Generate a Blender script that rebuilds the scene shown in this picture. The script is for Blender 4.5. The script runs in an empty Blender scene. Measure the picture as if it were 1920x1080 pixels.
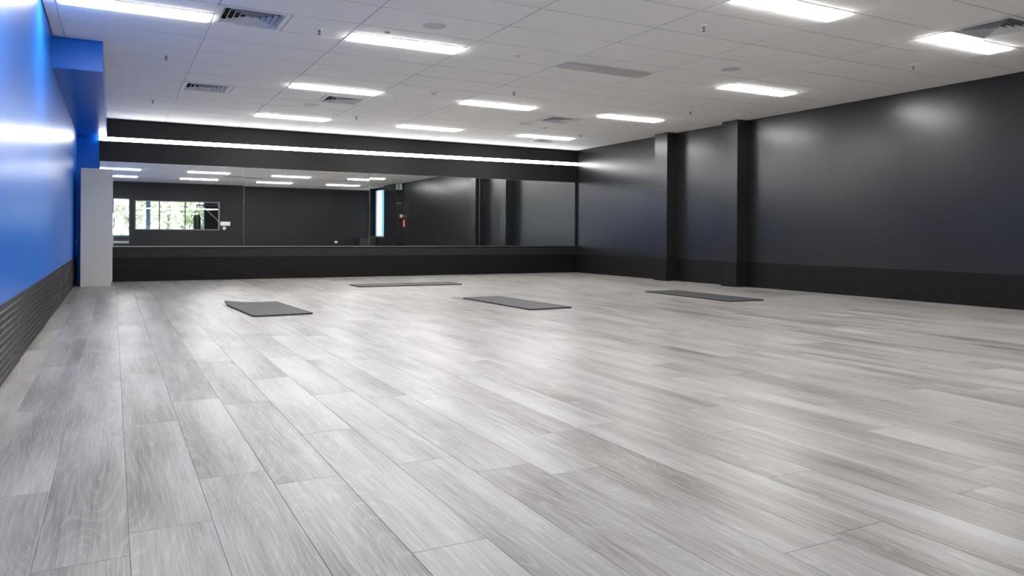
import bpy, bmesh, math, random
from mathutils import Vector, Matrix

random.seed(7)
SC = bpy.context.scene
COL = SC.collection

# ------------------------------------------------------------------ camera
CAM_H = 0.817                      # camera height
YAW, ROLL = math.radians(27.98), math.radians(0.356)
F_PX, CY_PX = 1408.0, 441.5
cam = bpy.data.cameras.new('camera')
cam_o = bpy.data.objects.new('camera', cam)
COL.objects.link(cam_o)
cam.sensor_width = 36.0
cam.lens = F_PX / 1920 * 36.0
cam.shift_y = -(540 - CY_PX) / 1920
cam.clip_start = 0.02
cam.clip_end = 200
fw = Vector((math.sin(YAW), math.cos(YAW), 0))
rt = Vector((math.cos(YAW), -math.sin(YAW), 0))
up = Vector((0, 0, 1))
r2 = rt * math.cos(ROLL) + up * math.sin(ROLL)
u2 = -rt * math.sin(ROLL) + up * math.cos(ROLL)
cam_o.matrix_world = Matrix(((r2.x, u2.x, -fw.x, 0), (r2.y, u2.y, -fw.y, 0), (r2.z, u2.z, -fw.z, CAM_H), (0, 0, 0, 1)))
SC.camera = cam_o

# ------------------------------------------------------------------ light and exposure
PANEL_E = 17.0                     # troffer diffusers
LED_E = 11.5                       # long strip over the mirrors
SKY_E = 2.4                        # daylight outside the windows
w = bpy.data.worlds.new('sky')
SC.world = w
w.use_nodes = True
bg = w.node_tree.nodes['Background']
bg.inputs[0].default_value = (0.80, 0.91, 1.0, 1)
bg.inputs[1].default_value = SKY_E
SC.view_settings.view_transform = 'Standard'
SC.view_settings.look = 'None'
SC.view_settings.exposure = 1.46
SC.view_settings.gamma = 1.0
SC.view_settings.use_curve_mapping = False

# ------------------------------------------------------------------ measures (metres)
XL, XR = -0.53, 9.18               # blue wall, black wall
YB, YM = -0.65, 14.21              # wall behind the camera, mirror wall
H = 2.724                          # ceiling
TX0, TY0 = -0.43, 0.66             # ceiling grid origin (1.2 x 0.6 tiles)

# ------------------------------------------------------------------ materials
MATS = {}
def mat(name, color=(0.5, 0.5, 0.5), rough=0.5, metal=0.0, spec=0.5, emit=None, estr=0.0, trans=0.0, noise=None, bump=None):
    m = bpy.data.materials.new(name)
    m.use_nodes = True
    nt = m.node_tree
    b = nt.nodes['Principled BSDF']
    b.inputs['Base Color'].default_value = (*color, 1)
    b.inputs['Roughness'].default_value = rough
    b.inputs['Metallic'].default_value = metal
    b.inputs['Specular IOR Level'].default_value = spec
    if trans: b.inputs['Transmission Weight'].default_value = trans
    if emit:
        b.inputs['Emission Color'].default_value = (*emit, 1)
        b.inputs['Emission Strength'].default_value = estr
    tc = None
    if noise or bump:
        tc = nt.nodes.new('ShaderNodeNewGeometry')
    if noise:                       # (scale, amount): mottled colour
        n = nt.nodes.new('ShaderNodeTexNoise'); n.inputs['Scale'].default_value = noise[0]; n.inputs['Detail'].default_value = 4
        nt.links.new(tc.outputs['Position'], n.inputs['Vector'])
        mx = nt.nodes.new('ShaderNodeMix'); mx.data_type = 'RGBA'
        lo = [c * (1 - noise[1]) for c in color]; hi = [min(1, c * (1 + noise[1])) for c in color]
        mx.inputs[6].default_value = (*lo, 1); mx.inputs[7].default_value = (*hi, 1)
        nt.links.new(n.outputs['Fac'], mx.inputs[0])
        nt.links.new(mx.outputs[2], b.inputs['Base Color'])
    if bump:                        # (scale, strength, distance)
        n = nt.nodes.new('ShaderNodeTexNoise'); n.inputs['Scale'].default_value = bump[0]; n.inputs['Detail'].default_value = 3
        nt.links.new(tc.outputs['Position'], n.inputs['Vector'])
        bp = nt.nodes.new('ShaderNodeBump'); bp.inputs['Strength'].default_value = bump[1]; bp.inputs['Distance'].default_value = bump[2]
        nt.links.new(n.outputs['Fac'], bp.inputs['Height'])
        nt.links.new(bp.outputs['Normal'], b.inputs['Normal'])
    MATS[name] = m
    return m

mat('black_paint', (0.014, 0.014, 0.015), 0.27, spec=0.58, noise=(1.3, 0.12), bump=(140, 0.10, 0.002))
mat('black_matt', (0.014, 0.014, 0.015), 0.5, spec=0.3, noise=(1.1, 0.12), bump=(140, 0.25, 0.002))
mat('blue_paint', (0.008, 0.135, 0.56), 0.29, spec=0.15, noise=(0.8, 0.08), bump=(90, 0.08, 0.002))
mat('tile_white', (0.90, 0.89, 0.87), 0.9, spec=0.2, noise=(260, 0.05), bump=(300, 0.3, 0.001))
mat('tee_white', (0.86, 0.86, 0.85), 0.5)
mat('fitting_white', (0.80, 0.80, 0.79), 0.45)
mat('grille_white', (0.62, 0.62, 0.61), 0.6)
mat('vent_white', (0.74, 0.74, 0.73), 0.5)
mat('vent_dark', (0.02, 0.02, 0.022), 0.8)
mat('diffuser_on', (0.9, 0.9, 0.9), 0.4, emit=(1.0, 0.985, 0.97), estr=PANEL_E)
mat('led_on', (0.9, 0.9, 0.9), 0.4, emit=(0.97, 0.975, 1.0), estr=LED_E)
mat('diffuser_off', (0.60, 0.59, 0.57), 0.35)
mat('rubber', (0.006, 0.006, 0.0065), 0.45, spec=0.2, noise=(6, 0.2))
mat('mat_rubber', (0.038, 0.0385, 0.041), 0.62, spec=0.25, noise=(3.5, 0.25), bump=(220, 0.4, 0.001))
mat('mirror', (0.90, 0.92, 0.915), 0.012, metal=1.0)
mat('mirror_edge', (0.45, 0.52, 0.50), 0.25, metal=0.6)
mat('aluminium', (0.75, 0.73, 0.70), 0.3, metal=1.0)
mat('chrome', (0.8, 0.8, 0.8), 0.2, metal=1.0)
mat('locker_white', (0.60, 0.59, 0.555), 0.45, noise=(9, 0.02))
mat('plinth_grey', (0.30, 0.30, 0.30), 0.6)
mat('plastic_white', (0.82, 0.82, 0.81), 0.4)
mat('dark_slot', (0.03, 0.03, 0.03), 0.6)
mat('red_plastic', (0.55, 0.06, 0.04), 0.4)
mat('pale_red', (0.75, 0.40, 0.33), 0.5)
mat('exit_green', (0.02, 0.30, 0.14), 0.4)
mat('frame_grey', (0.20, 0.21, 0.22), 0.4, metal=0.5)
mat('frame_blue', (0.16, 0.36, 0.50), 0.4)
mat('window_glass', (1, 1, 1), 0.0, trans=1.0)
MATS['window_glass'].node_tree.nodes['Principled BSDF'].inputs['IOR'].default_value = 1.45
mat('blue_glass', (0.07, 0.26, 0.42), 0.0, trans=1.0)
mat('annex_floor', (0.10, 0.10, 0.11), 0.5, noise=(4, 0.2))
mat('annex_ceiling', (0.75, 0.75, 0.74), 0.9)
mat('annex_dark', (0.03, 0.032, 0.036), 0.5)
mat('vinyl_black', (0.03, 0.035, 0.035), 0.4)
mat('tan_vinyl', (0.50, 0.30, 0.22), 0.5)
mat('banner_purple', (0.10, 0.06, 0.42), 0.6)
mat('steel_paint', (0.70, 0.71, 0.72), 0.35, metal=0.4)
mat('bounce_ground', (0.50, 0.49, 0.46), 0.9, noise=(3, 0.2))  # unseen outdoor ground, made pale so it bounces skylight up to the ceiling
mat('bark', (0.20, 0.16, 0.12), 0.9, noise=(12, 0.4))
mat('leaf_green', (0.27, 0.33, 0.16), 0.6, noise=(2.5, 0.5))
mat('leaf_pale', (0.52, 0.54, 0.40), 0.6, noise=(2.5, 0.4))

def wood_material():
    m = bpy.data.materials.new('limed_oak'); m.use_nodes = True
    nt = m.node_tree; N = nt.nodes; L = nt.links
    b = N['Principled BSDF']
    def math_(op, a, bb=None, c=None):
        n = N.new('ShaderNodeMath'); n.operation = op
        for i, v in enumerate((a, bb, c)):
            if v is None: continue
            if isinstance(v, (int, float)): n.inputs[i].default_value = v
            else: L.new(v, n.inputs[i])
        return n.outputs[0]
    g = N.new('ShaderNodeNewGeometry'); oi = N.new('ShaderNodeObjectInfo')
    rnd = math_('FRACT', math_('ADD', math_('MULTIPLY', oi.outputs['Random'], 7.31), g.outputs['Random Per Island']))
    rnd2 = math_('FRACT', math_('MULTIPLY', rnd, 13.7))
    sep = N.new('ShaderNodeSeparateXYZ'); L.new(g.outputs['Position'], sep.inputs[0])
    def vec(sx, sy):
        c = N.new('ShaderNodeCombineXYZ')
        L.new(math_('MULTIPLY_ADD', sep.outputs[0], sx, math_('MULTIPLY', rnd, 53.0)), c.inputs[0])
        L.new(math_('MULTIPLY_ADD', sep.outputs[1], sy, math_('MULTIPLY', rnd2, 31.0)), c.inputs[1])
        L.new(math_('MULTIPLY', rnd, 17.0), c.inputs[2])
        return c.outputs[0]
    def noise(v, detail=2, rough=0.5, dist=0.0):
        n = N.new('ShaderNodeTexNoise'); n.inputs['Scale'].default_value = 1.0
        n.inputs['Detail'].default_value = detail; n.inputs['Roughness'].default_value = rough
        n.inputs['Distortion'].default_value = dist
        L.new(v, n.inputs['Vector']); return n.outputs['Fac']
    def ramp(v, stops):
        r = N.new('ShaderNodeValToRGB'); e = r.color_ramp.elements
        while len(e) < len(stops): e.new(0.5)
        for el, (p, c) in zip(e, stops):
            el.position = p; el.color = (c, c, c, 1) if isinstance(c, (int, float)) else (*c, 1)
        L.new(v, r.inputs[0]); return r.outputs[0]
    cath = noise(vec(4.2, 0.50), 2, 0.35, 0.2)                 # cathedral figure = contour lines of a stretched field
    rings = ramp(math_('PINGPONG', math_('MULTIPLY', cath, 76.0), 1.0), [(0.0, 0.0), (0.66, 0.0), (0.92, 0.7), (1.0, 1.0)])
    fine = noise(vec(150.0, 5.0), 3, 0.6)
    tone = noise(vec(5.0, 0.9), 3, 0.5)
    streak = noise(vec(26.0, 0.8), 2, 0.5)
    v = math_('ADD', math_('MULTIPLY', tone, 0.85), math_('MULTIPLY', streak, 0.30))
    v = math_('ADD', v, math_('MULTIPLY_ADD', rnd2, 0.08, 0.12))
    v = math_('ADD', v, math_('MULTIPLY', math_('SUBTRACT', fine, 0.5), 0.44))
    base = ramp(v, [(0.50, WOOD_LO), (0.70, WOOD_MID), (0.92, WOOD_HI)])
    mx = N.new('ShaderNodeMix'); mx.data_type = 'RGBA'
    L.new(base, mx.inputs[6]); mx.inputs[7].default_value = (*WOOD_LIME, 1)
    L.new(math_('MULTIPLY', rings, math_('MULTIPLY', math_('POWER', fine, 2.0), 0.8)), mx.inputs[0])
    L.new(mx.outputs[2], b.inputs['Base Color'])
    L.new(math_('MULTIPLY_ADD', streak, 0.06, FLOOR_ROUGH - 0.03), b.inputs['Roughness'])
    b.inputs['Specular IOR Level'].default_value = 0.10
    bp = N.new('ShaderNodeBump'); bp.inputs['Strength'].default_value = 0.12; bp.inputs['Distance'].default_value = 0.001
    L.new(fine, bp.inputs['Height']); L.new(bp.outputs['Normal'], b.inputs['Normal'])
    MATS['limed_oak'] = m
WOOD_LO, WOOD_MID, WOOD_HI, WOOD_LIME = (0.122, 0.105, 0.094), (0.228, 0.212, 0.197), (0.325, 0.313, 0.297), (0.42, 0.41, 0.395)
FLOOR_ROUGH = 0.31
wood_material()

# ------------------------------------------------------------------ helpers
class MB:
    """collects shapes into one bmesh"""
    def __init__(self): self.bm = bmesh.new()
    def box(self, x0, x1, y0, y1, z0, z1, bevel=0.0):
        r = bmesh.ops.create_cube(self.bm, size=1.0)
        vs = r['verts']
        for v in vs:
            v.co = Vector(((x0 + x1) / 2 + v.co.x * (x1 - x0), (y0 + y1) / 2 + v.co.y * (y1 - y0), (z0 + z1) / 2 + v.co.z * (z1 - z0)))
        if bevel:
            es = list({e for v in vs for e in v.link_edges})
            bmesh.ops.bevel(self.bm, geom=es, offset=bevel, segments=2, affect='EDGES', profile=0.5)
        return self
    def tube(self, a, b, r, r2=None, n=12):
        a, b = Vector(a), Vector(b); d = b - a
        r2 = r if r2 is None else r2
        q = Vector((0, 0, 1)).rotation_difference(d.normalized()) if d.length else None
        M = Matrix.Translation((a + b) / 2) @ q.to_matrix().to_4x4()
        bmesh.ops.create_cone(self.bm, cap_ends=True, segments=n, radius1=r, radius2=r2, depth=d.length, matrix=M)
        return self
    def lathe(self, prof, c=(0, 0, 0), n=28):
        rings = []
        for r, z in prof:
            if r < 1e-6: rings.append([self.bm.verts.new((c[0], c[1], c[2] + z))])
            else: rings.append([self.bm.verts.new((c[0] + r * math.cos(2 * math.pi * k / n), c[1] + r * math.sin(2 * math.pi * k / n), c[2] + z)) for k in range(n)])
        for A, B in zip(rings, rings[1:]):
            for k in range(n):
                a, b2 = A[k % len(A)], A[(k + 1) % len(A)]; c2, d = B[(k + 1) % len(B)], B[k % len(B)]
                f = [v for i, v in enumerate((a, b2, c2, d)) if v not in (a, b2, c2, d)[:i]]
                if len(f) >= 3: self.bm.faces.new(f)
        return self
    def poly(self, pts, z0, z1):
        lo = [self.bm.verts.new((x, y, z0)) for x, y in pts]; hi = [self.bm.verts.new((x, y, z1)) for x, y in pts]
        self.bm.faces.new(lo[::-1]); self.bm.faces.new(hi)
        for k in range(len(pts)):
            j = (k + 1) % len(pts); self.bm.faces.new((lo[k], lo[j], hi[j], hi[k]))
        return self
    def mesh(self, name, smooth=False):
        bmesh.ops.recalc_face_normals(self.bm, faces=self.bm.faces)
        me = bpy.data.meshes.new(name); self.bm.to_mesh(me); self.bm.free()
        if smooth:
            for p in me.polygons: p.use_smooth = True
            me.set_sharp_from_angle(angle=math.radians(35))
        return me
    def build(self, name, m, parent=None, smooth=False, loc=None):
        return link(name, self.mesh(name, smooth), m, parent, loc)

def link(name, me, m, parent=None, loc=None):
    o = bpy.data.objects.new(name, me); COL.objects.link(o)
    if m and not me.materials: me.materials.append(MATS[m])
    if parent: o.parent = parent
    if loc: o.location = loc
    return o
def empty(name, loc=(0, 0, 0), rz=0.0):
    o = bpy.data.objects.new(name, None); COL.objects.link(o); o.location = loc; o.rotation_euler.z = rz
    o.empty_display_size = 0.05
    return o
def tag(o, label, cat=None, group=None, kind=None):
    o['label'] = label
    if cat: o['category'] = cat
    if group: o['group'] = group
    if kind: o['kind'] = kind
    return o
def struct(o, label=None):
    o['kind'] = 'structure'
    if label: o['label'] = label
    return o
def copy_tree(o, parent=None):
    c = o.copy(); COL.objects.link(c); c.parent = parent
    for ch in list(o.children): copy_tree(ch, c)
    return c

# pixel size helper, only to rank which planks show largest
def screen_area(x0, x1, y0, y1):
    pts = []
    for x, y in ((x0, y0), (x1, y0), (x1, y1), (x0, y1)):
        v = Vector((x, y, 0)) - Vector((0, 0, CAM_H)); d = v.dot(fw)
        if d < 0.3: return 0.0
        pts.append((960 + F_PX * v.dot(r2) / d, CY_PX - F_PX * v.dot(u2) / d))
    if all(p[0] < 0 for p in pts) or all(p[0] > 1920 for p in pts) or all(p[1] > 1080 for p in pts): return 0.0
    P = [(min(max(a, 0), 1920), min(max(b, 0), 1080)) for a, b in pts]
    return abs(sum(P[i][0] * P[(i + 1) % 4][1] - P[(i + 1) % 4][0] * P[i][1] for i in range(4))) / 2

# ------------------------------------------------------------------ floor
fl = struct(MB().box(XL - 0.2, XR + 0.2, YB - 0.15, YM + 0.2, -0.15, -0.010).build('floor', 'plinth_grey'), 'grey limed oak plank floor of the studio')
PW, PL, GAP = 0.2135, 1.29, 0.0009
def plank_shape(mb, x0, x1, y0, y1):
    g, c, t = GAP / 2, 0.0012, 0.0
    x0 += g; x1 -= g; y0 += g; y1 -= g
    lo = [mb.bm.verts.new(p) for p in ((x0, y0, -0.009), (x1, y0, -0.009), (x1, y1, -0.009), (x0, y1, -0.009))]
    md = [mb.bm.verts.new((v.co.x, v.co.y, -c * 0.6)) for v in lo]
    hi = [mb.bm.verts.new(p) for p in ((x0 + c, y0 + c, t), (x1 - c, y0 + c, t), (x1 - c, y1 - c, t), (x0 + c, y1 - c, t))]
    mb.bm.faces.new(hi)
    for A, B in ((lo, md), (md, hi)):
        for k in range(4): mb.bm.faces.new((A[k], A[(k + 1) % 4], B[(k + 1) % 4], B[k]))
known = {-3: 4.86, -1: 2.13, 0: 2.29, 1: 2.69, 2: 2.52, 3: 3.11, 4: 2.55, 5: 3.63, 6: 2.2}
planks = []
i = -3
while 0.042 + PW * i < XR:
    x0, x1 = max(XL, 0.042 + PW * i), min(XR, 0.042 + PW * (i + 1))
    j0 = known.get(i, random.uniform(0, PL)) % PL
    y = YB - ((YB - j0) % PL)
    while y < YM:
        a, b = max(YB, y), min(YM, y + PL)
        if b - a > 0.01 and x1 - x0 > 0.01: planks.append((x0, x1, a, b))
        y += PL
    i += 1
planks.sort(key=lambda p: -screen_area(*p))
pm = {}
rest = MB()
for k, p in enumerate(planks):
    if k < 300:
        key = (round(p[1] - p[0], 4), round(p[3] - p[2], 4))
        if key not in pm:
            mb = MB(); plank_shape(mb, 0, p[1] - p[0], 0, p[3] - p[2]); pm[key] = mb.mesh('plank')
        link('plank', pm[key], 'limed_oak', fl, (p[0], p[2], 0))
    else: plank_shape(rest, *p)
rest.build('far_planks', 'limed_oak', fl)['kind'] = 'stuff'

# ------------------------------------------------------------------ walls
T = 0.2
struct(MB().box(XL - T, XL, YB, YM + T, 0, H + 0.1).build('wall_left', 'blue_paint'), 'glossy bright blue painted wall')
mw = struct(MB().box(-0.21, XR + T, YM, YM + T, 0, H + 0.1).build('wall_front', 'black_matt'), 'matt black wall that carries the mirrors')
struct(MB().box(XL, -0.21, YM, YM + T, 0, H + 0.1).build('wall_return', 'blue_paint'), 'narrow blue strip of wall behind the white locker')
SY0, SY1, SZ0, SZ1 = -0.36, 0.86, 0.83, 2.64        # side window in the black wall
wr = MB()
TR = 0.07
wr.box(XR, XR + TR, SY1, YM, 0, H + 0.1); wr.box(XR, XR + TR, YB - 0.12, SY0, 0, H + 0.1)
wr.box(XR, XR + TR, SY0, SY1, 0, SZ0); wr.box(XR, XR + TR, SY0, SY1, SZ1, H + 0.1)
struct(wr.build('wall_right', 'black_paint'), 'long satin black wall with shallow columns')
DX0, DX1, DZ = -0.42, 0.59, 2.15                    # door opening behind the camera
WX0, WX1, WZ0, WZ1 = 0.75, 3.50, 1.07, 2.09         # internal window behind the camera
wb = MB(); y0, y1 = YB - 0.12, YB
wb.box(XL - T, DX0, y0, y1, 0, H + 0.1); wb.box(DX0, DX1, y0, y1, DZ, H + 0.1); wb.box(DX1, WX0, y0, y1, 0, H + 0.1)
wb.box(WX0, WX1, y0, y1, 0, WZ0); wb.box(WX0, WX1, y0, y1, WZ1, H + 0.1); wb.box(WX1, XR, y0, y1, 0, H + 0.1)
struct(wb.build('wall_back', 'black_matt'), 'black wall seen in the mirrors, with a doorway and internal window')
struct(MB().box(XL, -0.10, 8.52, YM, 2.42, H).build('wall_bulkhead', 'blue_paint'), 'dark blue boxed bulkhead under the ceiling')
for ya, yb_, lab in ((10.80, 11.155, 'shallow black wall column nearer the mirrors'), (9.05, 9.40, 'shallow black wall column farther from the mirrors'), (1.40, 2.78, 'wide black pier carrying the exit sign')):
    struct(MB().box(8.94, XR, ya, yb_, 0, H).build('column', 'black_paint'), lab)

# ------------------------------------------------------------------ studded rubber dado
def dado(parent, axis, face, a, b, zt, n_out, bulge=0.0, seed=0, stagger=True, sl=0.019, hh=0.0045):
    """one rubber sheet lying on a wall plane, from a to b along the wall, with rows of raised studs"""
    rg = random.Random(seed)
    t = 0.006; ph = rg.uniform(0, 6.28)
    def off(s): return t + bulge * (0.5 + 0.5 * math.sin(s * 2.3 + ph)) * 0.8 + bulge * 0.25 * math.sin(s * 5.1 + ph * 2)
    def P(s, d, z): return (face + n_out * d, s, z) if axis == 'x' else (s, face + n_out * d, z)
    seg = max(1, int((b - a) / 0.15)) if bulge else 1
    mb = MB(); rows = []
    for k in range(seg + 1):
        s = a + (b - a) * k / seg
        rows.append([mb.bm.verts.new(P(s, 0, 0.002)), mb.bm.verts.new(P(s, off(s), 0.002)), mb.bm.verts.new(P(s, off(s), zt)), mb.bm.verts.new(P(s, 0, zt))])
    for A, B in zip(rows, rows[1:]):
        for k in range(4): mb.bm.faces.new((A[k], B[k], B[(k + 1) % 4], A[(k + 1) % 4]))
    mb.bm.faces.new(rows[0]); mb.bm.faces.new(rows[-1][::-1])
    sh = mb.build('rubber_sheet', 'rubber', parent)
    st = MB(); nr = 10; pz = (zt - 0.03) / nr; pc = 0.046
    for r in range(nr):
        z = 0.015 + pz * (r + 0.5); s = a + 0.03 + (pc / 2 if stagger and r % 2 else 0)
        while s < b - 0.03:
            l, q = sl, 0.009; o = off(s)
            base = [st.bm.verts.new(P(s + dx, o, z + dz)) for dx, dz in ((-l, 0), (0, -q), (l, 0), (0, q))]
            top = [st.bm.verts.new(P(s + dx * 0.6, o + hh, z + dz * 0.5)) for dx, dz in ((-l, 0), (0, -q), (l, 0), (0, q))]
            st.bm.faces.new(top)
            for k in range(4): st.bm.faces.new((base[k], base[(k + 1) % 4], top[(k + 1) % 4], top[k]))
            s += pc
    st.build('stud_pattern', 'rubber', sh)['kind'] = 'stuff'
    e = MB()
    for k in range(seg):
        s0, s1 = a + (b - a) * k / seg, a + (b - a) * (k + 1) / seg
        v = [e.bm.verts.new(P(s, d, z)) for s, d, z in ((s0, 0, zt), (s1, 0, zt), (s1, off(s1) + 0.001, zt), (s0, off(s0) + 0.001, zt), (s0, 0, zt + 0.003), (s1, 0, zt + 0.003), (s1, off(s1) + 0.001, zt + 0.003), (s0, off(s0) + 0.001, zt + 0.003))]
        for f in ((0, 3, 2, 1), (4, 5, 6, 7), (3, 7, 6, 2), (0, 1, 5, 4), (0, 4, 7, 3), (1, 2, 6, 5)): e.bm.faces.new([v[q] for q in f])
    e.build('top_edge', 'rubber', sh)
bl = struct(empty('baseboard_left', (0, 0, 0)), 'studded black rubber dado along the blue wall')
s = 0.0
for k, (a, b) in enumerate([(0.9, 3.3), (3.3, 5.7), (5.7, 7.9), (7.9, 10.3), (10.3, 12.5), (12.5, YM - 0.01)]):
    dado(bl, 'x', XL, a + 0.001, b - 0.001, 0.425, 1, 0.006, k + 3, False, 0.0235, 0.009)
bf = struct(empty('baseboard_front', (0, 0, 0)), 'studded black rubber dado under the mirrors')
for k, (a, b) in enumerate([(-0.2, 2.2), (2.2, 4.6), (4.6, 7.0), (7.0, XR - 0.01)]):
    dado(bf, 'y', YM, a + 0.001, b - 0.001, 0.405, -1, 0, k + 20)
brr = struct(empty('baseboard_right', (0, 0, 0)), 'studded black rubber dado along the black column wall')
for k, (f, a, b) in enumerate([(XR, 11.155, YM - 0.01), (8.94, 10.80, 11.155), (XR, 9.40, 10.80), (8.94, 9.05, 9.40), (XR, 6.8, 9.05), (XR, 4.4, 6.8), (XR, 2.79, 4.4)]):
    dado(brr, 'x', f, a + 0.001, b - 0.001, 0.400, -1, 0, k + 40)

# ------------------------------------------------------------------ mirrors
SE = [-0.205, 2.075, 4.40, 6.77, 9.135]
MZ0, MZ1 = 0.595, 2.010
tilts = [(0.16, 0.25), (0.16, 0.30), (0.04, 0.16), (-0.25, 0.12)]   # degrees: yaw, lean (mirrors never hang quite flat)
mlab = ['wide wall mirror panel partly behind the white locker', 'wide wall mirror panel second from the white locker',
        'wide wall mirror panel third from the white locker', 'wide wall mirror panel next to the black column wall']
for k in range(4):
    x0, x1 = SE[k] + 0.003, SE[k + 1] - 0.003
    o = empty('mirror_panel', ((x0 + x1) / 2, YM - 0.012, (MZ0 + MZ1) / 2))
    a, b = tilts[k]
    o.rotation_euler = (math.radians(-b), 0, math.radians(a))
    hw, hh = (x1 - x0) / 2, (MZ1 - MZ0) / 2
    MB().box(-hw, hw, 0.0, 0.004, -hh, hh).build('backing', 'mirror_edge', o)
    MB().box(-hw + 0.0015, hw - 0.0015, -0.0015, -0.0002, -hh + 0.0015, hh - 0.0015).build('mirror_glass', 'mirror', o)
    tag(o, mlab[k], 'mirror', 'wall mirrors')
tr = MB(); tr.box(-0.205, 9.135, YM - 0.024, YM, MZ0 - 0.012, MZ0 - 0.008); tr.box(-0.205, 9.135, YM - 0.024, YM - 0.022, MZ0 - 0.012, MZ0 - 0.001)
struct(tr.build('trim_1', 'aluminium'), 'thin aluminium channel along the lower edge of the mirrors')

# ------------------------------------------------------------------ long strip light
ll = empty('strip_light', (-0.22, YM, 2.38))
LEN = XR - 0.01 + 0.22; rise = 0.040
def sloped(mb, y0, y1, z0, z1, x0=0.0, x1=LEN):
    vs = [mb.bm.verts.new((x, y, z + rise * x / LEN)) for x in (x0, x1) for y in (y0, y1) for z in (z0, z1)]
    for f in ((0, 1, 3, 2), (4, 6, 7, 5), (0, 4, 5, 1), (2, 3, 7, 6), (0, 2, 6, 4), (1, 5, 7, 3)): mb.bm.faces.new([vs[q] for q in f])
    return mb
cm = sloped(MB(), -0.012, -0.001, -0.036, 0.036)
sloped(cm, -0.036, -0.012, 0.0335, 0.0365); sloped(cm, -0.036, -0.012, -0.0365, -0.0335)
cm.build('channel', 'black_matt', ll)
sloped(MB(), -0.033, -0.0125, -0.033, 0.033, 0.004, LEN - 0.004).build('diffuser', 'led_on', ll)
tag(ll, 'long glowing white strip light above the mirrors', 'light')

# ------------------------------------------------------------------ ceiling
ce = struct(MB().box(XL - T, XR + T, YB - 0.15, YM + T, H + 0.1, H + 0.2).build('ceiling', 'tile_white'), 'white suspended ceiling of lay-in tiles')
TW, TD, TEE = 1.2, 0.6, 0.015
def cell(x, y): return (round((x - TX0) / TW), round((y - TY0) / TD))
occ = {}                                             # cell -> list of tile rectangles left over
LR = [(12.36, 'row nearest the mirrors'), (9.66, 'second row from the mirrors'), (6.96, 'third row from the mirrors'), (4.26, 'fourth row from the mirrors'), (1.56, 'fifth row from the mirrors')]
LC = [(6.77, 'beside the black wall'), (4.37, 'second from the black wall'), (1.97, 'third from the black wall'), (-0.43, 'nearest the blue wall')]
lights = []
for y, rl in LR:
    for x, cl in LC:
        if x < 0 and y > 9: continue                 # the photograph shows none under the bulkhead
        lights.append((x, y, rl, cl))
        yc = TY0 + TD * math.floor((y + 0.01 - TY0) / TD)
        lowhalf = abs(y - yc) < 0.05
        occ[cell(x, yc)] = [(x, x + TW, yc + 0.3, yc + 0.6) if lowhalf else (x, x + TW, yc, yc + 0.3)]
vents = [(0.77, 6.66, 'square ceiling vent in the third light row beside the lit panel nearest the blue wall'), (0.77, 10.26, 'square ceiling vent nearest the blue bulkhead'),
         (2.57, 10.26, 'square ceiling vent beside the round speaker near the mirrors, blue wall side'), (6.17, 10.26, 'square ceiling vent beside the round speaker near the mirrors, black wall side'),
         (7.37, 12.66, 'square ceiling vent nearest the mirrors, touching a lit panel'), (6.77, 3.66, 'square ceiling vent beside the fourth row light next to the black wall')]
for x, y, lb in vents:
    xc = TX0 + TW * math.floor((x + 0.01 - TX0) / TW)
    occ[cell(xc, y)] = [(xc + 0.6, xc + 1.2, y, y + 0.6) if abs(x - xc) < 0.05 else (xc, xc + 0.6, y, y + 0.6)]
RG = (3.17, 3.06)
occ[cell(*RG)] = [(3.17, 4.37, 3.36, 3.66)]
tmesh = {}
def tile(x0, x1, y0, y1):
    key = (round(x1 - x0, 3), round(y1 - y0, 3))
    if key not in tmesh:
        g = 0.0025; a, b = key
        mb = MB(); mb.box(g, a - g, g, b - g, 0.0105, 0.0225); mb.box(TEE / 2 + 0.001, a - TEE / 2 - 0.001, TEE / 2 + 0.001, b - TEE / 2 - 0.001, 0.0, 0.0106)
        tmesh[key] = mb.mesh('ceiling_tile')
    link('ceiling_tile', tmesh[key], 'tile_white', ce, (x0, y0, H))
for ix in range(-1, 8):
    for iy in range(-3, 23):
        x0, y0 = TX0 + TW * ix, TY0 + TD * iy
        rects = occ.get((ix, iy), [(x0, x0 + TW, y0, y0 + TD)])
        for a, b, c, d in rects:
            a, b, c, d = max(a, XL), min(b, XR), max(c, YB), min(d, YM)
            if b - a > 0.03 and d - c > 0.03: tile(a, b, c, d)
for ix in range(0, 9):
    x = min(TX0 + TW * ix, XR - 0.01)
    MB().box(x - TEE / 2, x + TEE / 2, YB, YM, H + 0.0082, H + 0.0098).build('main_tee', 'tee_white', ce)
for iy in range(-2, 23):
    y = TY0 + TD * iy
    if YB < y < YM: MB().box(XL, XR, y - TEE / 2, y + TEE / 2, H + 0.0082, H + 0.0096).build('cross_tee', 'tee_white', ce)
struct(MB().box(-0.10, XR - 0.0, YM - 0.018, YM, H - 0.014, H - 0.001).build('trim_2', 'black_matt'))

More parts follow.
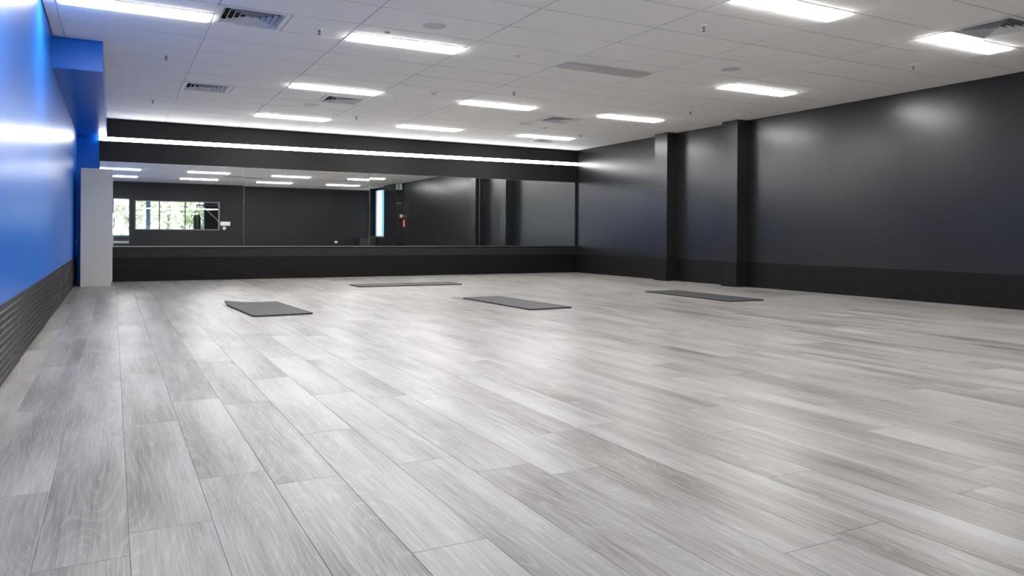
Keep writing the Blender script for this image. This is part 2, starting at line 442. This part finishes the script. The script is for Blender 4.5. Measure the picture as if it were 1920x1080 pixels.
# ceiling lights
def make_light(on):
    o = empty('ceiling_light')
    m = MB(); e = 0.012; W2, D2 = TW - 0.02, 0.3 - 0.014
    for a, b, c, d in ((0, W2, 0, e), (0, W2, D2 - e, D2), (0, e, e, D2 - e), (W2 - e, W2, e, D2 - e)): m.box(a, b, c, d, -0.004, 0.02)
    MB().box(e, W2 - e, e, D2 - e, 0.0045, 0.02).build('reflector', 'fitting_white', o)
    m.build('frame', 'fitting_white', o)
    MB().box(e + 0.010, W2 - e - 0.010, e + 0.008, D2 - e - 0.008, -0.017, 0.004, 0.004).build('diffuser', 'diffuser_on' if on else 'diffuser_off', o)
    MB().box(0.005, W2 - 0.005, 0.005, D2 - 0.005, 0.0205, 0.07).build('housing', 'fitting_white', o)
    return o
def in_frame(x0, x1, y0, y1):
    for k in range(13):
        for q in range(4):
            v = Vector((x0 + (x1 - x0) * k / 12, y0 + (y1 - y0) * q / 3, H - CAM_H)); d = v.dot(fw)
            if d > 0.05 and 0 <= 960 + F_PX * v.dot(r2) / d <= 1920 and 0 <= CY_PX - F_PX * v.dot(u2) / d <= 1080: return True
    return False
lp = {True: make_light(True), False: make_light(False)}
used = set()
for x, y, rl, cl in lights:
    on = not (abs(x - 4.37) < .01 and abs(y - 6.96) < .01)
    o = lp[on] if on not in used else copy_tree(lp[on]); used.add(on)
    o.location = (x + 0.01, y + 0.007, H)
    if not in_frame(x, x + TW, y, y + 0.3):
        o.name = 'ceiling_light_offscreen'
        for ch in o.children:
            if ch.name.startswith('diffuser'): ch.name = 'diffuser_offscreen'
    tag(o, f'glowing ceiling light in the {rl}, {cl}' if on else 'unlit grey recessed ceiling light among the glowing ones', 'light', 'recessed ceiling lights')

# vents: four-way square diffusers
def make_vent():
    o = empty('ceiling_vent')
    S = 0.297
    def ring(mb, s0, z0, s1, z1, th=0.0):
        a = [mb.bm.verts.new((sx * s0, sy * s0, z0)) for sx, sy in ((-1, -1), (1, -1), (1, 1), (-1, 1))]
        b = [mb.bm.verts.new((sx * s1, sy * s1, z1)) for sx, sy in ((-1, -1), (1, -1), (1, 1), (-1, 1))]
        c = [mb.bm.verts.new((v.co.x, v.co.y, v.co.z + th)) for v in b]; d = [mb.bm.verts.new((v.co.x, v.co.y, v.co.z + th)) for v in a]
        for A, B in ((a, b), (b, c), (c, d), (d, a)):
            for k in range(4): mb.bm.faces.new((A[k], A[(k + 1) % 4], B[(k + 1) % 4], B[k]))
        return mb
    ring(MB(), S, -0.003, S - 0.045, -0.005, 0.008).build('frame', 'vent_white', o)
    for k in range(5):
        s = 0.246 - 0.047 * k
        ring(MB(), s + 0.002, -0.005, s - 0.020, 0.026, 0.002).build('louver', 'vent_white', o)
    MB().box(-0.011, 0.011, -0.011, 0.011, -0.006, 0.03).build('centre_cap', 'vent_white', o)
    MB().box(-S + 0.01, S - 0.01, -S + 0.01, S - 0.01, 0.05, 0.09).build('neck', 'vent_dark', o)
    return o
vp = make_vent()
for k, (x, y, lb) in enumerate(vents):
    o = vp if k == 0 else copy_tree(vp)
    o.location = (x + 0.3, y + 0.3, H); tag(o, lb, 'vent', 'square ceiling vents')
o = empty('return_grille', (RG[0] + 0.6, RG[1] + 0.15, H))
m = MB()
for a, b, c, d in ((-.59, .59, -.145, -.125), (-.59, .59, .125, .145), (-.59, -.57, -.125, .125), (.57, .59, -.125, .125)): m.box(a, b, c, d, -0.004, 0.02)
m.build('frame', 'vent_white', o)
for k in range(9): MB().box(-.57, .57, -0.118 + 0.027 * k, -0.112 + 0.027 * k, 0.0, 0.018).build('slat', 'frame_grey', o)
MB().box(-.575, .575, -.13, .13, 0.03, 0.06).build('duct', 'vent_dark', o)
tag(o, 'long dark return air grille in the ceiling, seen in the mirror', 'vent')

# speakers
def make_speaker():
    o = empty('ceiling_speaker')
    MB().lathe([(0.118, 0.001), (0.120, -0.004), (0.112, -0.010), (0.104, -0.007), (0.104, 0.001), (0.118, 0.001)]).build('ring', 'fitting_white', o, True)
    MB().lathe([(0.0, -0.009), (0.06, -0.0085), (0.1035, -0.006), (0.1035, -0.001), (0.0, -0.001)]).build('grille', 'grille_white', o, True)
    return o
sp = make_speaker()
for k, (x, y, lb) in enumerate([(2.57, 6.36, 'round white ceiling speaker beside the big vent of the third light row'), (6.17, 6.36, 'round white ceiling speaker near the unlit ceiling light'),
                                (2.57, 11.16, 'round white ceiling speaker near the mirrors, on the blue wall side'), (6.17, 11.16, 'round white ceiling speaker near the mirrors, on the black wall side')]):
    o = sp if k == 0 else copy_tree(sp)
    o.location = (x, y, H); tag(o, lb, 'speaker', 'round ceiling speakers')

# sprinklers
def make_sprinkler():
    o = empty('sprinkler')
    MB().lathe([(0.0, 0.0), (0.036, 0.0), (0.034, -0.006), (0.016, -0.012), (0.0, -0.012)], n=18).build('escutcheon', 'fitting_white', o, True)
    m = MB(); m.tube((0, 0, -0.010), (0, 0, -0.026), 0.010, n=10)
    for sx in (-1, 1): m.tube((sx * 0.009, 0, -0.022), (sx * 0.014, 0, -0.036), 0.003, n=6); m.tube((sx * 0.014, 0, -0.036), (0, 0, -0.052), 0.003, n=6)
    m.tube((0, 0, -0.026), (0, 0, -0.048), 0.0035, n=6)
    m.build('frame', 'frame_grey', o)
    MB().tube((0, 0, -0.052), (0, 0, -0.055), 0.016, n=14).build('deflector', 'frame_grey', o)
    return o
spr = make_sprinkler()
for k, (x, y, lb) in enumerate([(1.68, 7.0, 'ceiling sprinkler beside the big square vent of the third light row'), (0.49, 8.83, 'ceiling sprinkler beside the front of the blue bulkhead'), (0.49, 11.87, 'ceiling sprinkler beside the blue bulkhead near the mirrors'),
        (3.45, 11.85, 'ceiling sprinkler between two lit panels of the row nearest the mirrors'), (4.67, 8.76, 'ceiling sprinkler in the middle of the ceiling before the second light row'), (4.70, 5.18, 'ceiling sprinkler by the fourth row light second from the black wall'),
        (7.75, 5.22, 'ceiling sprinkler by the fourth row light beside the black wall'), (7.73, 8.80, 'ceiling sprinkler by the second row light beside the black wall'), (7.74, 11.86, 'ceiling sprinkler in the black wall corner near the mirrors')]):
    o = spr if k == 0 else copy_tree(spr)
    o.location = (x, y, H); tag(o, lb, 'sprinkler', 'ceiling sprinklers')
# detectors
def make_det(r):
    o = empty('smoke_detector')
    MB().lathe([(0.0, 0.0), (r, 0.0), (r, -0.010), (r * 0.9, -0.018), (0.0, -0.018)], n=24).build('base', 'fitting_white', o, True)
    MB().lathe([(r * 0.45, -0.018), (r * 0.40, -0.032), (r * 0.2, -0.038), (0.0, -0.038)], n=20).build('sensing_cap', 'grille_white', o, True)
    return o
for x, y, r, lb in [(3.77, 9.34, 0.060, 'small round white detector on the ceiling before the second light row'), (3.74, 6.94, 0.052, 'small round white detector beside the unlit ceiling light'), (6.70, 11.42, 0.04, 'small round white detector near the speaker on the black wall side')]:
    o = make_det(r); o.location = (x, y, H); tag(o, lb, 'detector')
o = empty('sensor', (2.27, 6.80, H))
MB().lathe([(0.0, 0.0), (0.030, 0.0), (0.028, -0.008), (0.0, -0.011)], n=18).build('dome', 'frame_grey', o, True)
MB().lathe([(0.036, 0.0), (0.036, -0.003), (0.029, -0.003)], n=18).build('ring', 'fitting_white', o)
tag(o, 'tiny dark ceiling sensor above the third row light', 'sensor')

# ------------------------------------------------------------------ exercise mats
def make_mat(name, L, W, lift=None, seed=0, th=0.013):
    rg = random.Random(seed)
    r = 0.045; me = MB(); bm = me.bm
    ys = sorted({round(v, 4) for v in [-L / 2 + r * (1 - math.cos(t * math.pi / 12)) for t in range(7)] + [L / 2 - r * (1 - math.cos(t * math.pi / 12)) for t in range(7)] + [-L / 2 + r + (L - 2 * r) * k / 22 for k in range(23)]})
    p1, p2 = rg.uniform(0, 6), rg.uniform(0, 6)
    def hgt(x, y):
        h = 0.0012 * (1 + math.sin(3 * x + p1) * math.sin(2.2 * y + p2))
        if lift:
            cx, cy, rad, amp = lift
            d = max(0, 1 - math.hypot(x - cx, y - cy) / rad); h += amp * d * d
        return h
    top, bot = [], []
    nx = 12
    for y in ys:
        d = max(0, abs(y) - (L / 2 - r)); hw = W / 2 - r + math.sqrt(max(0, r * r - d * d))
        xs = [-hw + 2 * hw * k / nx for k in range(nx + 1)]
        top.append([bm.verts.new((x, y, th + hgt(x, y))) for x in xs]); bot.append([bm.verts.new((x, y, hgt(x, y))) for x in xs])
    n = len(ys)
    for a in range(n - 1):
        for k in range(nx):
            bm.faces.new((top[a][k], top[a][k + 1], top[a + 1][k + 1], top[a + 1][k])); bm.faces.new((bot[a][k], bot[a + 1][k], bot[a + 1][k + 1], bot[a][k + 1]))
        for k in (0, nx): bm.faces.new((top[a][k], top[a + 1][k], bot[a + 1][k], bot[a][k]))
    for a in (0, n - 1):
        for k in range(nx): bm.faces.new((top[a][k], bot[a][k], bot[a][k + 1], top[a][k + 1]))
    return me.mesh(name, True)
for (x, y, L, W, rz, lift, lb) in [(1.475, 8.465, 1.51, 0.60, 3.3, (-0.32, 0.775, 0.42, 0.040), 'black exercise mat with one curled corner lying near the blue wall'),
                                   (4.235, 11.63, 1.74, 0.60, 90 - 2.5, None, 'black exercise mat lying parallel to the mirrors'),
                                   (4.285, 8.01, 1.70, 0.56, 2.0, None, 'black exercise mat pointing at the mirrors in the middle of the floor'),
                                   (7.145, 7.91, 1.80, 0.60, -2.2, None, 'black exercise mat lying nearest the black column wall')]:
    o = link('exercise_mat', make_mat('exercise_mat', L, W, lift, int(x * 10)), 'mat_rubber', None, (x, y, 0.0))
    o.rotation_euler.z = math.radians(rz)
    tag(o, lb, 'mat', 'black exercise mats on the floor')

# ------------------------------------------------------------------ locker
lk = empty('locker', (-0.435, 13.10, 0))
MB().box(0, 0.405, 0, 0.86, 0.0, 0.045).build('plinth', 'locker_white', lk)
MB().box(0, 0.408, 0, 0.88, 0.045, 1.80, 0.002).build('body', 'locker_white', lk)
for k in range(2):
    d = MB().box(0.4085, 0.428, 0.002 + 0.439 * k, 0.437 + 0.439 * k, 0.055, 1.798, 0.0015).build('door', 'locker_white', lk)
    m = MB(); yk = 0.40 + 0.075 * k
    m.tube((0.428, yk, 0.92), (0.450, yk, 0.92), 0.004, n=8); m.tube((0.428, yk, 1.06), (0.450, yk, 1.06), 0.004, n=8); m.tube((0.450, yk, 0.90), (0.450, yk, 1.08), 0.005, n=8)
    m.build('handle', 'chrome', d)
tag(lk, 'tall plain white locker standing by the blue wall', 'locker')

# power points
def outlet(loc, rz, lb):
    o = empty('power_outlet', loc, rz)                 # faces local -y
    MB().box(-0.058, 0.058, -0.0101, 0, -0.037, 0.037, 0.002).build('plate', 'plastic_white', o)
    for sx in (-1, 1):
        MB().box(sx * 0.03 - 0.008, sx * 0.03 + 0.008, -0.013, -0.0102, 0.012, 0.026).build('rocker_switch', 'plastic_white', o)
        m = MB()
        for dx in (-0.006, 0.006): m.box(sx * 0.03 + dx - 0.001, sx * 0.03 + dx + 0.001, -0.0108, -0.0102, -0.010, 0.0)
        m.box(sx * 0.03 - 0.001, sx * 0.03 + 0.001, -0.0108, -0.0102, -0.022, -0.012)
        m.build('socket_slots', 'dark_slot', o)
    tag(o, lb, 'outlet', 'white power outlets')
outlet((XL, 13.95, 0.665), math.pi / 2, 'white power outlet low on the blue wall beside the locker')
outlet((7.76, YB, 0.675), math.pi, 'white power outlet on the black wall seen in the mirror')

# ------------------------------------------------------------------ windows, door and the annex behind (seen in the mirrors)
def pane(name, x0, x1, y0, y1, z0, z1, parent, m='window_glass'): return MB().box(x0, x1, y0, y1, z0, z1).build(name, m, parent)
w1 = struct(empty('window_1', (WX0, YB, WZ0)), 'wide internal window in the black wall, seen in the mirror')
fm = MB(); a, b, c, d = 0, WX1 - WX0, 0, WZ1 - WZ0; f = 0.03
for q in ((a, b, c, c + f), (a, b, d - f, d), (a, a + f, c + f, d - f), (b - f, b, c + f, d - f)): fm.box(q[0], q[1], -0.09, -0.03, q[2], q[3])
fm.build('frame', 'frame_grey', w1)
xs = [f, 1.52 - WX0, 2.35 - WX0, b - f]
for k in (1, 2): MB().box(xs[k] - 0.018, xs[k] + 0.018, -0.085, -0.035, f, d - f).build('mullion', 'annex_dark', w1)
for k in range(3): pane('pane', xs[k] + 0.019, xs[k + 1] - 0.019, -0.064, -0.058, f, d - f, w1)
d1 = struct(empty('door_1', (DX0, YB, 0)), 'open doorway in the black wall, seen in the mirror')
fm = MB()
for q in ((0.0, 0.025, 0, DZ), (DX1 - DX0 - 0.025, DX1 - DX0, 0, DZ)): fm.box(q[0], q[1], -0.125, 0.006, q[2], q[3])
fm.box(0.025, DX1 - DX0 - 0.025, -0.125, 0.006, DZ - 0.025, DZ)
fm.build('door_frame', 'annex_dark', d1)
w2 = struct(empty('window_2', (XR, SY0, SZ0)), 'tall narrow window in the black wall, seen in the mirror')
fm = MB(); W2, H2 = SY1 - SY0, SZ1 - SZ0
for q in ((0, W2, 0, f), (0, W2, H2 - f, H2), (0, f, f, H2 - f), (W2 - f, W2, f, H2 - f), (0.79, 0.82, f, H2 - f)): fm.box(0.005, 0.035, q[0], q[1], q[2], q[3])
fm.build('frame', 'frame_blue', w2)
pane('pane', 0.017, 0.023, f, 0.79, f, H2 - f, w2)
pane('tinted_pane', 0.017, 0.023, 0.82, W2 - f, f, H2 - f, w2, 'blue_glass')
MB().box(-0.03, 0.0, -0.02, W2 + 0.02, -0.02, 0.0).build('sill', 'fitting_white', w2)

# annex room
AX0, AX1, AY = -3.2, 5.2, -4.6
struct(MB().box(AX0 - .2, AX1 + .2, AY - .2, YB - 0.15, -0.15, 0).build('floor_annex', 'annex_floor'))
struct(MB().box(AX0 - .2, AX1 + .2, AY - .2, YB - 0.15, H, H + 0.15).build('ceiling_annex', 'annex_ceiling'))
struct(MB().box(AX1, AX1 + .2, AY, YB - 0.12, 0, H).build('wall_annex_right', 'annex_dark'))
struct(MB().box(AX0 - .2, AX0, AY, YB - 0.12, 0, H).build('wall_annex_left', 'annex_dark'))
aw = MB(); VX0, VX1, VZ0, VZ1 = AX0 + 0.3, 3.41, 0.86, 2.55
aw.box(AX0, AX1, AY - .2, AY, 0, VZ0); aw.box(AX0, AX1, AY - .2, AY, VZ1, H); aw.box(AX0, VX0, AY - .2, AY, VZ0, VZ1); aw.box(VX1, AX1, AY - .2, AY, VZ0, VZ1)
struct(aw.build('wall_annex_back', 'annex_dark'))
w3 = struct(empty('window_3', (0, AY, 0)), 'wide bright outer window of the next room, seen in the mirror')
cuts = [VX0, -1.5, 0.02, 1.33, VX1]
fm = MB(); fm.box(VX0, VX1, -0.12, -0.06, VZ0, VZ0 + 0.05); fm.box(VX0, VX1, -0.12, -0.06, VZ1 - 0.05, VZ1)
fm.build('frame', 'frame_blue', w3)
for k, x in enumerate(cuts):
    hw = 0.075 if k == 3 else 0.03
    MB().box(max(VX0, x - hw), min(VX1, x + hw), -0.13, -0.05, VZ0 + 0.05, VZ1 - 0.05).build('mullion', 'frame_blue', w3)
for k in range(4): pane('pane', cuts[k] + 0.076, cuts[k + 1] - 0.076, -0.094, -0.088, VZ0 + 0.05, VZ1 - 0.05, w3)

# punching bag and its bracket
pb = empty('punching_bag', (2.80, -1.35, 0.55))
MB().lathe([(0, 0), (0.08, 0.0), (0.115, 0.02), (0.125, 0.06), (0.125, 1.02), (0.115, 1.06), (0.08, 1.08), (0, 1.08)], n=24).build('body', 'vinyl_black', pb, True)
m = MB()
for k in range(4):
    t = math.pi / 4 + k * math.pi / 2
    m.tube((0.11 * math.cos(t), 0.11 * math.sin(t), 1.06), (0, 0, 1.26), 0.008, n=6)
m.tube((0, 0, 1.26), (0, 0, 1.42), 0.008, n=6)
m.build('hanging_straps', 'vinyl_black', pb)
tag(pb, 'black punching bag hanging behind the internal window, seen in the mirror', 'punching bag')
struct(MB().box(3.58, 3.80, -1.60, -1.10, 0, H).build('wall_annex_pier', 'annex_dark'))
br = empty('bag_bracket', (3.58, -1.35, 1.95))
MB().box(-0.80, -0.02, -0.025, 0.025, 0.02, 0.07).build('arm', 'frame_grey', br)
MB().tube((-0.60, 0, 0.02), (-0.02, 0, -0.55), 0.018, n=10).build('brace', 'steel_paint', br)
MB().box(-0.02, 0, -0.06, 0.06, -0.62, 0.12).build('wall_plate', 'steel_paint', br)
tag(br, 'steel wall bracket with a pale diagonal brace holding the punching bag', 'bracket')

# weight rack and bench seen through the doorway
rk = empty('weight_rack', (0.55, -3.6, 0))
for sx in (-0.55, 0.55):
    m = MB(); m.box(sx - 0.03, sx + 0.03, -0.22, -0.16, 0, 0.78); m.box(sx - 0.03, sx + 0.03, 0.10, 0.16, 0, 0.62); m.box(sx - 0.03, sx + 0.03, -0.22, 0.16, 0, 0.05)
    m.build('upright', 'vinyl_black', rk)
for z, y in ((0.62, -0.14), (0.36, 0.0)):
    m = MB()
    m.box(-0.60, 0.60, y - 0.10, y - 0.05, z, z + 0.05); m.box(-0.60, 0.60, y + 0.05, y + 0.10, z - 0.03, z + 0.02)
    m.build('shelf_rail', 'steel_paint', rk)
tag(rk, 'black and silver dumbbell rack seen through the doorway in the mirror', 'rack')
def dumbbell(loc, r, lb):
    o = empty('dumbbell', loc)
    MB().tube((0, -0.075, 0), (0, 0.075, 0), 0.014, n=10).build('handle', 'chrome', o)
    for sy in (-1, 1): MB().tube((0, sy * 0.075, 0), (0, sy * 0.15, 0), r, n=8).build('head', 'vinyl_black', o)
    tag(o, lb, 'dumbbell', 'dumbbells on the rack')
NTH = ['nearest the bench and first', 'second', 'third', 'fourth', 'fifth', 'sixth and last']
for k in range(6):
    dumbbell((0.10 + 0.18 * k, -3.74, 0.67 + 0.05 + 0.002 * k), 0.045 + 0.002 * k, f'black hexagonal dumbbell, {NTH[k]} along the top tier of the rack')
bn = empty('bench', (-0.02, -2.6, 0))
MB().box(-0.13, 0.13, -0.32, 0.55, 0.42, 0.48, 0.02).build('seat_pad', 'tan_vinyl', bn)
q = MB().box(-0.13, 0.13, -0.03, 0.03, 0.0, 0.52, 0.02).build('back_pad', 'tan_vinyl', bn); q.location = (0, -0.36, 0.47); q.rotation_euler.x = math.radians(28)
for y in (-0.45, 0.45): MB().box(-0.22, 0.22, y - 0.03, y + 0.03, 0, 0.05).build('foot', 'vinyl_black', bn)
m = MB(); m.box(-0.03, 0.03, -0.45, 0.45, 0.05, 0.10); m.box(-0.03, 0.03, 0.25, 0.31, 0.10, 0.42); m.box(-0.03, 0.03, -0.31, -0.25, 0.10, 0.42)
m.build('frame', 'vinyl_black', bn)
tag(bn, 'tan padded weight bench in the next room, seen in the mirror', 'bench')
bnr = empty('banner', (0.02, AY + 0.05, 1.75))
MB().box(-0.12, 0.10, 0, 0.006, 0.0, 0.62).build('cloth', 'banner_purple', bnr)
MB().tube((-0.14, 0.003, 0.63), (0.12, 0.003, 0.63), 0.009, n=8).build('rod', 'chrome', bnr)
tag(bnr, 'purple banner hanging against the bright outer window', 'banner')

# small fittings on the black walls seen in the mirrors
o = empty('wall_control', (3.685, YB, 1.305), math.pi)
MB().box(-0.17, 0.17, -0.05, 0, -0.07, 0.075, 0.008).build('housing', 'plastic_white', o)
MB().box(-0.14, 0.14, -0.053, -0.0502, -0.03, -0.022).build('seam', 'grille_white', o)
tag(o, 'white rectangular wall unit beside the internal window, seen in the mirror', 'wall unit')
o = empty('wall_dial', (3.655, YB, 1.145), math.pi)
m = MB(); m.tube((0, 0, 0), (0, -0.03, 0), 0.06, n=20); m.build('base', 'plastic_white', o)
m = MB(); m.tube((0, -0.0302, 0), (0, -0.045, 0), 0.035, n=16); m.build('dial', 'grille_white', o)
tag(o, 'small round white wall dial under the white wall unit', 'dial')
o = empty('storage_box', (8.88, YB + 0.22, 0))
MB().box(-0.28, 0.28, -0.20, 0.20, 0, 0.80, 0.01).build('body', 'vinyl_black', o)
MB().box(-0.29, 0.29, -0.21, 0.21, 0.8005, 0.84, 0.008).build('lid', 'vinyl_black', o)
tag(o, 'black storage box in the corner below the tall window', 'box')
ex = empty('exit_sign', (9.04, 2.78, 2.60))
MB().box(-0.105, 0.105, 0, 0.045, -0.105, 0.105, 0.004).build('housing', 'plastic_white', ex)
MB().box(-0.095, 0.015, 0.0455, 0.048, -0.085, 0.085).build('green_panel', 'exit_green', ex)
m = MB(); y = 0.0505                                         # running figure and door
m.tube((-0.040, y, 0.050), (-0.040, y + 0.001, 0.050), 0.013, n=12)
for a, b in (((-0.040, 0.035), (-0.045, -0.01)), ((-0.045, -0.01), (-0.015, -0.035)), ((-0.015, -0.035), (-0.022, -0.07)), ((-0.045, -0.01), (-0.070, -0.045)), ((-0.070, -0.045), (-0.09, -0.05)), ((-0.04, 0.03), (-0.01, 0.01)), ((-0.04, 0.03), (-0.075, 0.012))):
    m.tube((a[0], y, a[1]), (b[0], y, b[1]), 0.0065, n=6)
m.build('running_figure', 'plastic_white', ex)
tag(ex, 'green and white exit sign on the black pier, seen in the mirror', 'sign')
o = empty('door_closer', (9.06, 2.78, 2.0))
MB().box(-0.10, 0.10, 0, 0.06, -0.02, 0.035, 0.004).build('body', 'frame_grey', o)
MB().tube((-0.08, 0.065, 0.04), (0.09, 0.075, -0.01), 0.010, n=8).build('arm', 'chrome', o)
tag(o, 'grey metal door closer on the black pier', 'door closer')
o = empty('alarm_call_point', (9.12, 2.78, 1.55))
MB().box(-0.05, 0.05, 0, 0.04, -0.06, 0.06, 0.004).build('housing', 'pale_red', o)
MB().box(-0.03, 0.03, 0.0402, 0.043, -0.035, 0.035).build('window', 'plastic_white', o)
tag(o, 'pale red square alarm call point on the black pier', 'alarm')
o = empty('fire_sign', (XR, 2.95, 1.285))
MB().box(-0.012, 0, -0.085, 0.085, -0.135, 0.135).build('plate', 'red_plastic', o)
MB().box(-0.0135, -0.0122, -0.055, 0.055, -0.10, 0.10).build('inset', 'pale_red', o)
tag(o, 'upright red sign plate on the black wall beside the pier', 'sign')

# ------------------------------------------------------------------ outdoors
struct(MB().box(-40, 45, -45, AY - 0.3, -0.5, -0.3).build('ground', 'bounce_ground'), 'unseen ground outside the windows, made pale to bounce daylight inside')
struct(MB().box(XR + 0.3, 45, AY - 0.3, 25, -0.5, -0.3).build('ground_side', 'bounce_ground'))
def tree(x, y, h, r, leaf, seed, lb, n=900):
    rg = random.Random(seed)
    o = empty('tree', (x, y, -0.3))
    m = MB(); m.tube((0, 0, 0), (0.1, 0, h * 0.55), 0.11, 0.07, 8)
    for k in range(6):
        t = rg.uniform(0, 6.28); z = h * rg.uniform(0.3, 0.55)
        m.tube((0.05, 0, z), (r * 0.7 * math.cos(t), r * 0.7 * math.sin(t), z + h * rg.uniform(0.1, 0.3)), 0.04, 0.015, 6)
    m.build('trunk', 'bark', o)
    m = MB()
    for k in range(n):
        t, ph, rr = rg.uniform(0, 6.28), math.acos(rg.uniform(-1, 1)), r * rg.uniform(0.35, 1.0)
        c = Vector((rr * math.sin(ph) * math.cos(t), rr * math.sin(ph) * math.sin(t), h * 0.60 + rr * 0.85 * math.cos(ph) * (h * 0.42 / r)))
        q = Matrix.Rotation(rg.uniform(0, 6.28), 3, Vector((rg.uniform(-1, 1), rg.uniform(-1, 1), rg.uniform(-1, 1))).normalized())
        l, w_ = rg.uniform(0.10, 0.2), rg.uniform(0.04, 0.08)
        v = [m.bm.verts.new(c + q @ Vector(p)) for p in ((-l, 0, 0), (0, -w_, 0.02), (l, 0, 0), (0, w_, 0.02))]
        m.bm.faces.new(v)
    m.build('foliage', leaf, o)['kind'] = 'stuff'
    tag(o, lb, 'tree', 'trees outside the windows')
tree(-2.2, -9.0, 3.6, 1.5, 'leaf_green', 1, 'green tree outside, seen through the doorway in the mirror')
tree(0.9, -9.9, 4.2, 1.5, 'leaf_pale', 2, 'pale leafy tree outside, behind the bluish post of the outer window')
tree(3.9, -8.2, 3.2, 1.2, 'leaf_green', 3, 'green tree outside, behind the middle of the internal window')
tree(7.0, -11.0, 4.4, 1.6, 'leaf_pale', 4, 'pale leafy tree outside, behind the punching bag')
tree(2.6, -13.6, 5.0, 1.7, 'leaf_pale', 6, 'pale tall tree farther outside, seen between two nearer trees', 1300)
tree(12.4, -1.4, 4.4, 1.5, 'leaf_green', 5, 'green tree outside the tall narrow window')
